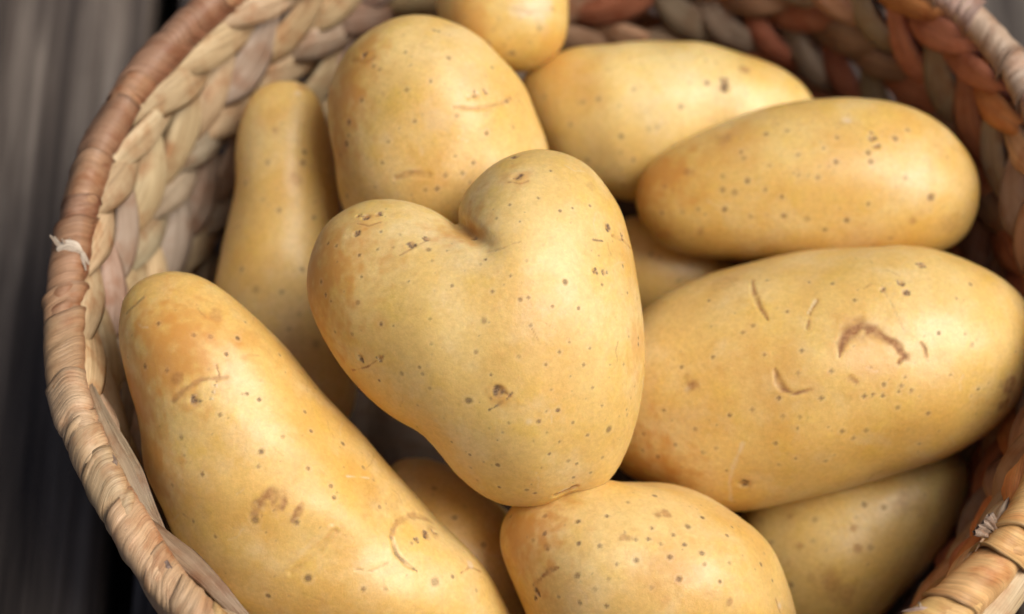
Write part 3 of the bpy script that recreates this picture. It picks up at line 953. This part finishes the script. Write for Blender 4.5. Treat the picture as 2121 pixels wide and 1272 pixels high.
# ---- left, long
c = (0, 600, 1.893)
c7 = (650, 900, 2.02)
left_marks = dict(
    spots=zs([(713, 580, 10), (793, 723, 10), (1009, 691, 11), (1026, 635, 10), (1107, 577, 9), (865, 493, 8), (1018, 435, 8), (967, 410, 7), (885, 255, 6), (929, 190, 8), (830, 185, 7), (757, 180, 7), (624, 133, 6), (567, 297, 9), (964, 130, 8), (1298, 773, 9), (1311, 814, 11), (1209, 703, 7), (1221, 557, 8), (1343, 604, 8), (1195, 478, 8), (842, 967, 9), (1209, 1133, 12), (1052, 1200, 9), (721, 880, 8), (760, 905, 9), (676, 768, 6), (1236, 385, 7), (1097, 255, 6), (655, 320, 5), (1005, 907, 15), (1161, 914, 13)], *c)
    + zs([(275, 306, 11), (122, 40, 9), (208, 140, 8), (209, 652, 13), (303, 643, 10), (507, 617, 14), (580, 597, 11), (682, 652, 10), (410, 455, 10)], *c7),
    eyes=zs([(765, 432, 14)], *c) + zs([(470, 420, 15), (505, 410, 10), (430, 443, 9)], *c7),
    patches=[(x / 1.893, 600 + y / 1.893, r / 1.893, k, s) for x, y, r, k, s in [
        (700, 350, 24, 'brown', 0.45), (640, 240, 230, 'flush_bounce', 0.55), (530, 420, 180, 'flush_bounce', 0.5), (570, 640, 180, 'flush_bounce', 0.45), (980, 190, 70, 'flush_bounce', 0.2), (850, 95, 30, 'brown', 0.3), (1280, 400, 60, 'brown', 0.2)]]
    + [(650 + x / 2.02, 900 + y / 2.02, r / 2.02, k, s) for x, y, r, k, s in [(500, 410, 40, 'brown', 0.35), (655, 545, 22, 'scuff', 0.8), (250, 260, 80, 'brown', 0.18), (330, 300, 60, 'brown', 0.25)]],
    lines=[(zl([(990, 890, 10), (1010, 845, 16), (1055, 800, 20), (1095, 820, 26), (1120, 830, 16), (1105, 860, 8)], *c), 8, 'brown', 0.15, 0.7),
           (zl([(1185, 850, 8), (1165, 875, 14), (1145, 905, 10)], *c), 6, 'brown', 0.1, 0.7), (zl([(680, 435, 9), (720, 390, 9), (790, 355, 8), (890, 342, 5)], *c), 4, 'brown', 0.25, 0.5),
           (zl([(848, 300), (858, 330), (852, 362)], *c), 2.5, 'brown', 0.2, 0.6), (zl([(825, 430), (840, 375)], *c), 2, 'dark', 0.2, 0.5), (zl([(832, 430), (847, 375)], *c), 2, 'scuff', 0.0, 0.8),
           (zl([(495, 90), (530, 60), (565, 30)], *c), 4, 'dark', 0.15, 0.5), (zl([(1140, 1112), (1195, 1070), (1250, 1020), (1310, 945)], *c), 5, 'brown', 0.9, 0.14),
           (zl([(1150, 1060), (1230, 985), (1300, 940)], *c), 6, 'scuff', -0.3, 0.2), (zl([(1180, 1190), (1260, 1220)], *c), 2, 'brown', 0.1, 0.4),
           (zl([(322, 430, 5), (345, 495, 7), (385, 540, 6), (430, 572, 3)], *c7), 3, 'dark', 0.45, 0.65), (zl([(320, 425, 8), (350, 365, 12), (420, 335, 14), (490, 360, 10)], *c7), 5, 'brown', 0.3, 0.5),
           (zl([(620, 580), (650, 555), (700, 575)], *c7), 3, 'brown', 0.3, 0.6), (zl([(140, 175), (230, 182)], *c7), 2.2, 'scuff', 0.1, 0.8), (zl([(180, 565), (240, 570), (310, 540)], *c7), 3, 'brown', 0.25, 0.3)],
    scratches=34)
potato('long potato at the lower left beside the basket rim with a rusty brown stain',
       [(258, 640), (270, 605), (300, 577), (350, 563), (410, 569), (470, 598), (520, 640), (580, 705), (650, 790), (740, 888), (800, 962), (880, 1045), (980, 1150), (1050, 1255), (1085, 1340), (1070, 1420), (1000, 1460), (900, 1455), (790, 1420), (680, 1375), (570, 1330), (480, 1275), (420, 1210), (372, 1130), (330, 1030), (290, 880), (263, 745)],
       -3, 24, 0.40, 3, left_marks, tilt=(0.0, 0.10), color=(1.0, 0.985, 0.95), spots=160)

# ---- bottom middle
front_marks = dict(
    spots=zs([(1427, 258, 8), (1310, 285, 8), (1227, 343, 9), (1105, 366, 9), (970, 341, 9), (824, 346, 6), (919, 447, 8), (1111, 456, 8), (1193, 463, 8), (967, 417, 6), (1418, 390, 10), (1567, 386, 10), (1507, 421, 9), (1450, 459, 10), (1549, 460, 9), (1350, 442, 9), (1626, 347, 8), (1728, 422, 9), (1750, 387, 7), (1624, 497, 9), (1352, 527, 11), (1491, 513, 10), (1637, 542, 8), (1738, 540, 9), (1870, 541, 10), (1270, 540, 6), (1523, 606, 11), (1232, 607, 8), (1105, 594, 11), (1176, 645, 10), (1409, 642, 7), (1114, 705, 9), (1227, 717, 10), (1025, 683, 8), (1918, 610, 7), (1697, 612, 6), (980, 480, 9), (1400, 440, 7)], *c7),
    eyes=zs([(935, 660, 11), (930, 685, 8)], *c7),
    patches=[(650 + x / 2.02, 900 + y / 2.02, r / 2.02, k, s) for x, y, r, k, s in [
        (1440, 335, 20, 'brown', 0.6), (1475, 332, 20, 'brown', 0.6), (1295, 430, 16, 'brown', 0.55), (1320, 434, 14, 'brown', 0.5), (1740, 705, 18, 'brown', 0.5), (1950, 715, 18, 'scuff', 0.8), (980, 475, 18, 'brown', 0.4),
        (880, 430, 190, 'flush_bounce', 0.55), (1000, 330, 70, 'brown', 0.15), (1480, 560, 120, 'flush_bounce', 0.25)]],
    lines=[(zl([(955, 592, 6), (985, 575, 9), (1022, 553, 5)], *c7), 4, 'brown', 0.2, 0.7), (zl([(920, 630), (950, 600)], *c7), 4, 'brown', 0.1, 0.5), (zl([(1935, 690), (1950, 740)], *c7), 4, 'brown', 0.4, 0.5)],
    scratches=12)
potato('plump potato at the bottom of the photo just below the heart-shaped one',
       [(1038, 1115), (1048, 1068), (1082, 1028), (1138, 1001), (1212, 989), (1300, 994), (1390, 1003), (1480, 1035), (1550, 1088), (1600, 1150), (1640, 1235), (1658, 1320), (1640, 1400), (1580, 1450), (1490, 1470), (1390, 1460), (1290, 1440), (1200, 1410), (1130, 1360), (1090, 1285), (1062, 1205), (1044, 1150)],
       -1, 25, 0.42, 4, front_marks, tilt=(0, 0.12), color=(1.0, 0.97, 0.93), spots=140)

# ---- top middle, upright
c = (430, 0, 2.544)
up_marks = dict(
    spots=zs([(1045, 274, 9), (1267, 306, 10), (1178, 430, 10), (1050, 468, 9), (1310, 606, 10), (1607, 670, 11), (1471, 701, 10), (949, 742, 11), (919, 860, 11), (1302, 822, 9), (1402, 857, 9), (1349, 911, 10), (1382, 967, 11), (1214, 994, 11), (733, 1033, 13), (908, 368, 9), (876, 349, 9), (815, 528, 8), (1577, 536, 10), (1499, 358, 8), (1195, 160, 10), (1222, 162, 10), (745, 640, 13), (740, 715, 11), (735, 755, 11), (703, 815, 11), (1150, 1000, 7), (1090, 640, 6), (1250, 930, 6)], *c),
    eyes=zs([(1412, 507, 14), (1372, 512, 9), (1468, 487, 9), (825, 286, 13)], *c),
    patches=[(430 + x / 2.544, y / 2.544, r / 2.544, k, s) for x, y, r, k, s in [
        (926, 494, 20, 'brown', 0.4), (760, 650, 60, 'flush_bounce', 0.5), (720, 500, 190, 'flush_bounce', 0.65), (700, 800, 150, 'flush_bounce', 0.6), (830, 290, 110, 'flush_bounce', 0.5), (1180, 900, 120, 'flush_bounce', 0.2), (1180, 640, 90, 'scuff', 0.25), (1400, 420, 110, 'scuff', 0.25)]],  # orange left side carries painted warm bounce light
    lines=[(zl([(1300, 562), (1420, 574), (1540, 548), (1600, 515)], *c), 5, 'brown', 0.55, 0.4), (zl([(985, 932), (1060, 908), (1160, 925)], *c), 6, 'brown', 0.6, 0.45),
           (zl([(985, 915), (1060, 890), (1130, 900)], *c), 5, 'scuff', -0.25, 0.2), (zl([(760, 320), (830, 325), (870, 300)], *c), 6, 'brown', 0.4, 0.3)],
    scratches=4)
potato('upright potato behind the heart-shaped one with a small dark eye',
       [(700, 400), (685, 330), (680, 250), (684, 180), (700, 132), (725, 95), (762, 65), (810, 43), (860, 34), (910, 37), (960, 53), (1010, 83), (1050, 121), (1085, 170), (1108, 220), (1125, 275), (1134, 330), (1132, 400), (1112, 470), (1070, 530), (1010, 572), (940, 590), (870, 582), (800, 545), (740, 480)],
       26, 23, 0.45, 5, up_marks, color=(1.0, 0.98, 0.95), spots=120)

# ---- upper right pair
c = (1100, 0, 2.077)
mid_marks = dict(
    spots=zs([(1022, 712, 10), (1153, 755, 11), (1232, 764, 9), (1257, 637, 9), (1318, 590, 8), (1105, 563, 8), (1009, 577, 7), (908, 653, 9), (915, 675, 9), (822, 760, 8), (933, 778, 8), (1006, 820, 9), (874, 833, 11), (821, 818, 10), (573, 808, 9), (565, 916, 9), (725, 897, 9), (831, 897, 10), (949, 933, 7), (1088, 930, 7), (1188, 945, 14), (1264, 990, 9), (1355, 947, 9), (1450, 875, 9), (1607, 765, 9), (1722, 845, 12), (1793, 678, 11), (1565, 597, 11), (1460, 700, 11), (1446, 660, 9), (1310, 693, 9), (1150, 667, 7), (1545, 1025, 9), (653, 912, 7), (1618, 560, 7), (1075, 848, 6)], *c),
    eyes=zs([(1470, 595, 11), (1485, 630, 9), (1463, 570, 7)], *c),
    patches=[(1100 + x / 2.077, y / 2.077, r / 2.077, k, s) for x, y, r, k, s in [
        (685, 735, 24, 'brown', 0.5), (1645, 950, 26, 'brown', 0.65), (830, 598, 34, 'brown', 0.35), (730, 1000, 26, 'brown', 0.5), (1352, 512, 24, 'scuff', 0.7), (1330, 530, 40, 'brown', 0.3),
        (540, 780, 190, 'flush_bounce', 0.55), (880, 600, 120, 'flush_bounce', 0.3), (1300, 620, 120, 'flush_bounce', 0.18), (1800, 960, 60, 'brown', 0.2)]],
    lines=[], scratches=4)
potato('speckled potato at the upper right lying across the potato behind it',
       [(1320, 405), (1330, 360), (1360, 325), (1410, 290), (1480, 259), (1580, 225), (1680, 206), (1780, 203), (1870, 219), (1940, 256), (1990, 310), (2015, 360), (2021, 405), (2014, 450), (1990, 495), (1940, 528), (1850, 548), (1740, 552), (1620, 545), (1520, 538), (1440, 530), (1380, 510), (1345, 475), (1325, 440)],
       34, 18, 0.5, 6, mid_marks, tilt=(0.03, 0), color=(1.0, 1.0, 0.96), spots=110)
back_marks = dict(
    spots=zs([(438, 381, 10), (377, 462, 11), (391, 593, 12), (386, 660, 11), (288, 424, 9), (225, 437, 9), (172, 535, 9), (437, 683, 9), (245, 694, 11), (58, 416, 10), (540, 550, 8), (503, 556, 8), (760, 355, 9), (640, 460, 7)], *c),
    eyes=zs([(828, 378, 14), (828, 350, 9)], *c),
    patches=[(1100 + x / 2.077, y / 2.077, r / 2.077, k, s) for x, y, r, k, s in [(915, 300, 26, 'brown', 0.6), (330, 300, 30, 'brown', 0.2), (200, 350, 150, 'flush_bounce', 0.2), (850, 420, 80, 'scuff', 0.2), (100, 280, 100, 'flush_bounce', 0.25)]],
    lines=[], scratches=2)
potato('pale yellow potato at the back right below the woven wall',
       [(1085, 150), (1130, 121), (1200, 98), (1300, 86), (1400, 84), (1480, 92), (1560, 115), (1620, 145), (1665, 182), (1690, 222), (1692, 270), (1660, 325), (1600, 370), (1510, 405), (1420, 420), (1350, 424), (1290, 420), (1230, 402), (1165, 365), (1115, 310), (1085, 245), (1075, 195)],
       52, 17, 0.55, 7, back_marks, color=(1.0, 1.03, 1.02), spots=90)

# ---- left back, pear shaped
c = (430, 0, 2.544)
pear_marks = dict(
    spots=zs([(200, 967, 12), (319, 853, 11), (500, 860, 10), (293, 1047, 9), (565, 1145, 10), (510, 800, 9), (380, 1110, 8)], *c) + [(585, 602, 6), (530, 600, 9), (627, 560, 4), (655, 712, 8), (600, 680, 5), (500, 560, 5), (620, 650, 4)],
    eyes=[], patches=[(430 + x / 2.544, y / 2.544, r / 2.544, k, s) for x, y, r, k, s in [(355, 680, 30, 'brown', 0.6), (460, 940, 34, 'brown', 0.35), (500, 860, 24, 'brown', 0.3), (510, 460, 40, 'brown', 0.55), (470, 490, 26, 'scuff', 0.7), (330, 620, 80, 'flush_bounce', 0.2)]],
    lines=[], scratches=2)
potato('narrow pear-shaped potato standing at the left against the woven wall',
       [(503, 235), (520, 195), (550, 171), (590, 163), (630, 169), (660, 192), (678, 230), (692, 290), (704, 380), (714, 480), (724, 580), (736, 700), (742, 780), (736, 850), (700, 900), (640, 915), (570, 890), (505, 830), (462, 750), (441, 670), (440, 600), (450, 540), (468, 460), (484, 390), (490, 310)],
       43, 16, 0.55, 8, pear_marks, tilt=(0, 0.0), color=(0.94, 0.92, 0.87), spots=90)

# ---- top, cut by the frame
top_marks = dict(spots=[(1120, 60, 4), (1010, 90, 4), (1060, 110, 4)], eyes=[],
                 patches=[(1110, 10, 40, 'scuff', 0.8), (1150, 100, 50, 'flush_bounce', 0.3), (970, 40, 50, 'flush_bounce', 0.35)],
                 lines=[([(1060, 20), (1100, 28), (1150, 18)], 4, 'brown', 0.5, 0.5)], scratches=2)
potato('small potato at the top edge of the photo behind the upright one',
       [(905, 0), (915, 50), (945, 102), (1000, 140), (1065, 154), (1120, 140), (1160, 106), (1179, 60), (1182, 10), (1170, -45), (1135, -90), (1075, -112), (1010, -108), (950, -85), (916, -45)],
       46, 13, 0.6, 9, top_marks, color=(1.0, 1.0, 0.85), spots=80)

# ---- low ones in the gaps
c = (1400, 850, 2.942)
low_marks = dict(
    spots=zs([(1268, 593, 14), (1142, 577, 11), (577, 808, 11), (1185, 835, 13), (840, 665, 10), (705, 1070, 12)], *c), eyes=[],
    patches=[(1400 + x / 2.942, 850 + y / 2.942, r / 2.942, k, s) for x, y, r, k, s in [
        (690, 655, 32, 'brown', 0.6), (1077, 715, 32, 'brown', 0.6), (750, 828, 32, 'brown', 0.6), (1105, 842, 28, 'brown', 0.6), (940, 1040, 110, 'brown', 0.45), (1050, 1120, 110, 'brown', 0.4), (1430, 590, 110, 'brown', 0.35), (690, 930, 24, 'brown', 0.3)]],
    lines=[], scratches=2)
potato('greenish potato low at the lower right in the shade under the largest one',
       [(1530, 1090), (1560, 1010), (1650, 960), (1780, 930), (1900, 920), (1980, 932), (2010, 972), (2000, 1035), (1955, 1115), (1885, 1205), (1815, 1290), (1740, 1355), (1660, 1375), (1590, 1340), (1550, 1260), (1530, 1170)],
       33, 20, 0.6, 10, low_marks, color=(0.88, 0.88, 0.80), spots=120)
potato('brownish potato deep in the gap between the stained long one and the bottom one',
       [(790, 1000), (815, 958), (870, 945), (940, 968), (1000, 1010), (1060, 1060), (1110, 1130), (1132, 1210), (1120, 1300), (1070, 1365), (1000, 1375), (920, 1330), (850, 1250), (805, 1160), (785, 1070)],
       22, 19, 0.6, 11, dict(spots=[(940, 1070, 4), (1000, 1130, 4), (900, 1010, 4), (1010, 1190, 4), (950, 1160, 3)]), color=(0.95, 0.9, 0.85), spots=100)
potato('shaded potato deep in the gap right of the heart-shaped one',
       [(1225, 530), (1245, 480), (1300, 448), (1400, 445), (1480, 480), (1540, 540), (1540, 605), (1480, 660), (1380, 688), (1280, 665), (1232, 600)],
       58, 17, 0.7, 12, {}, color=(0.95, 0.9, 0.85), spots=80)
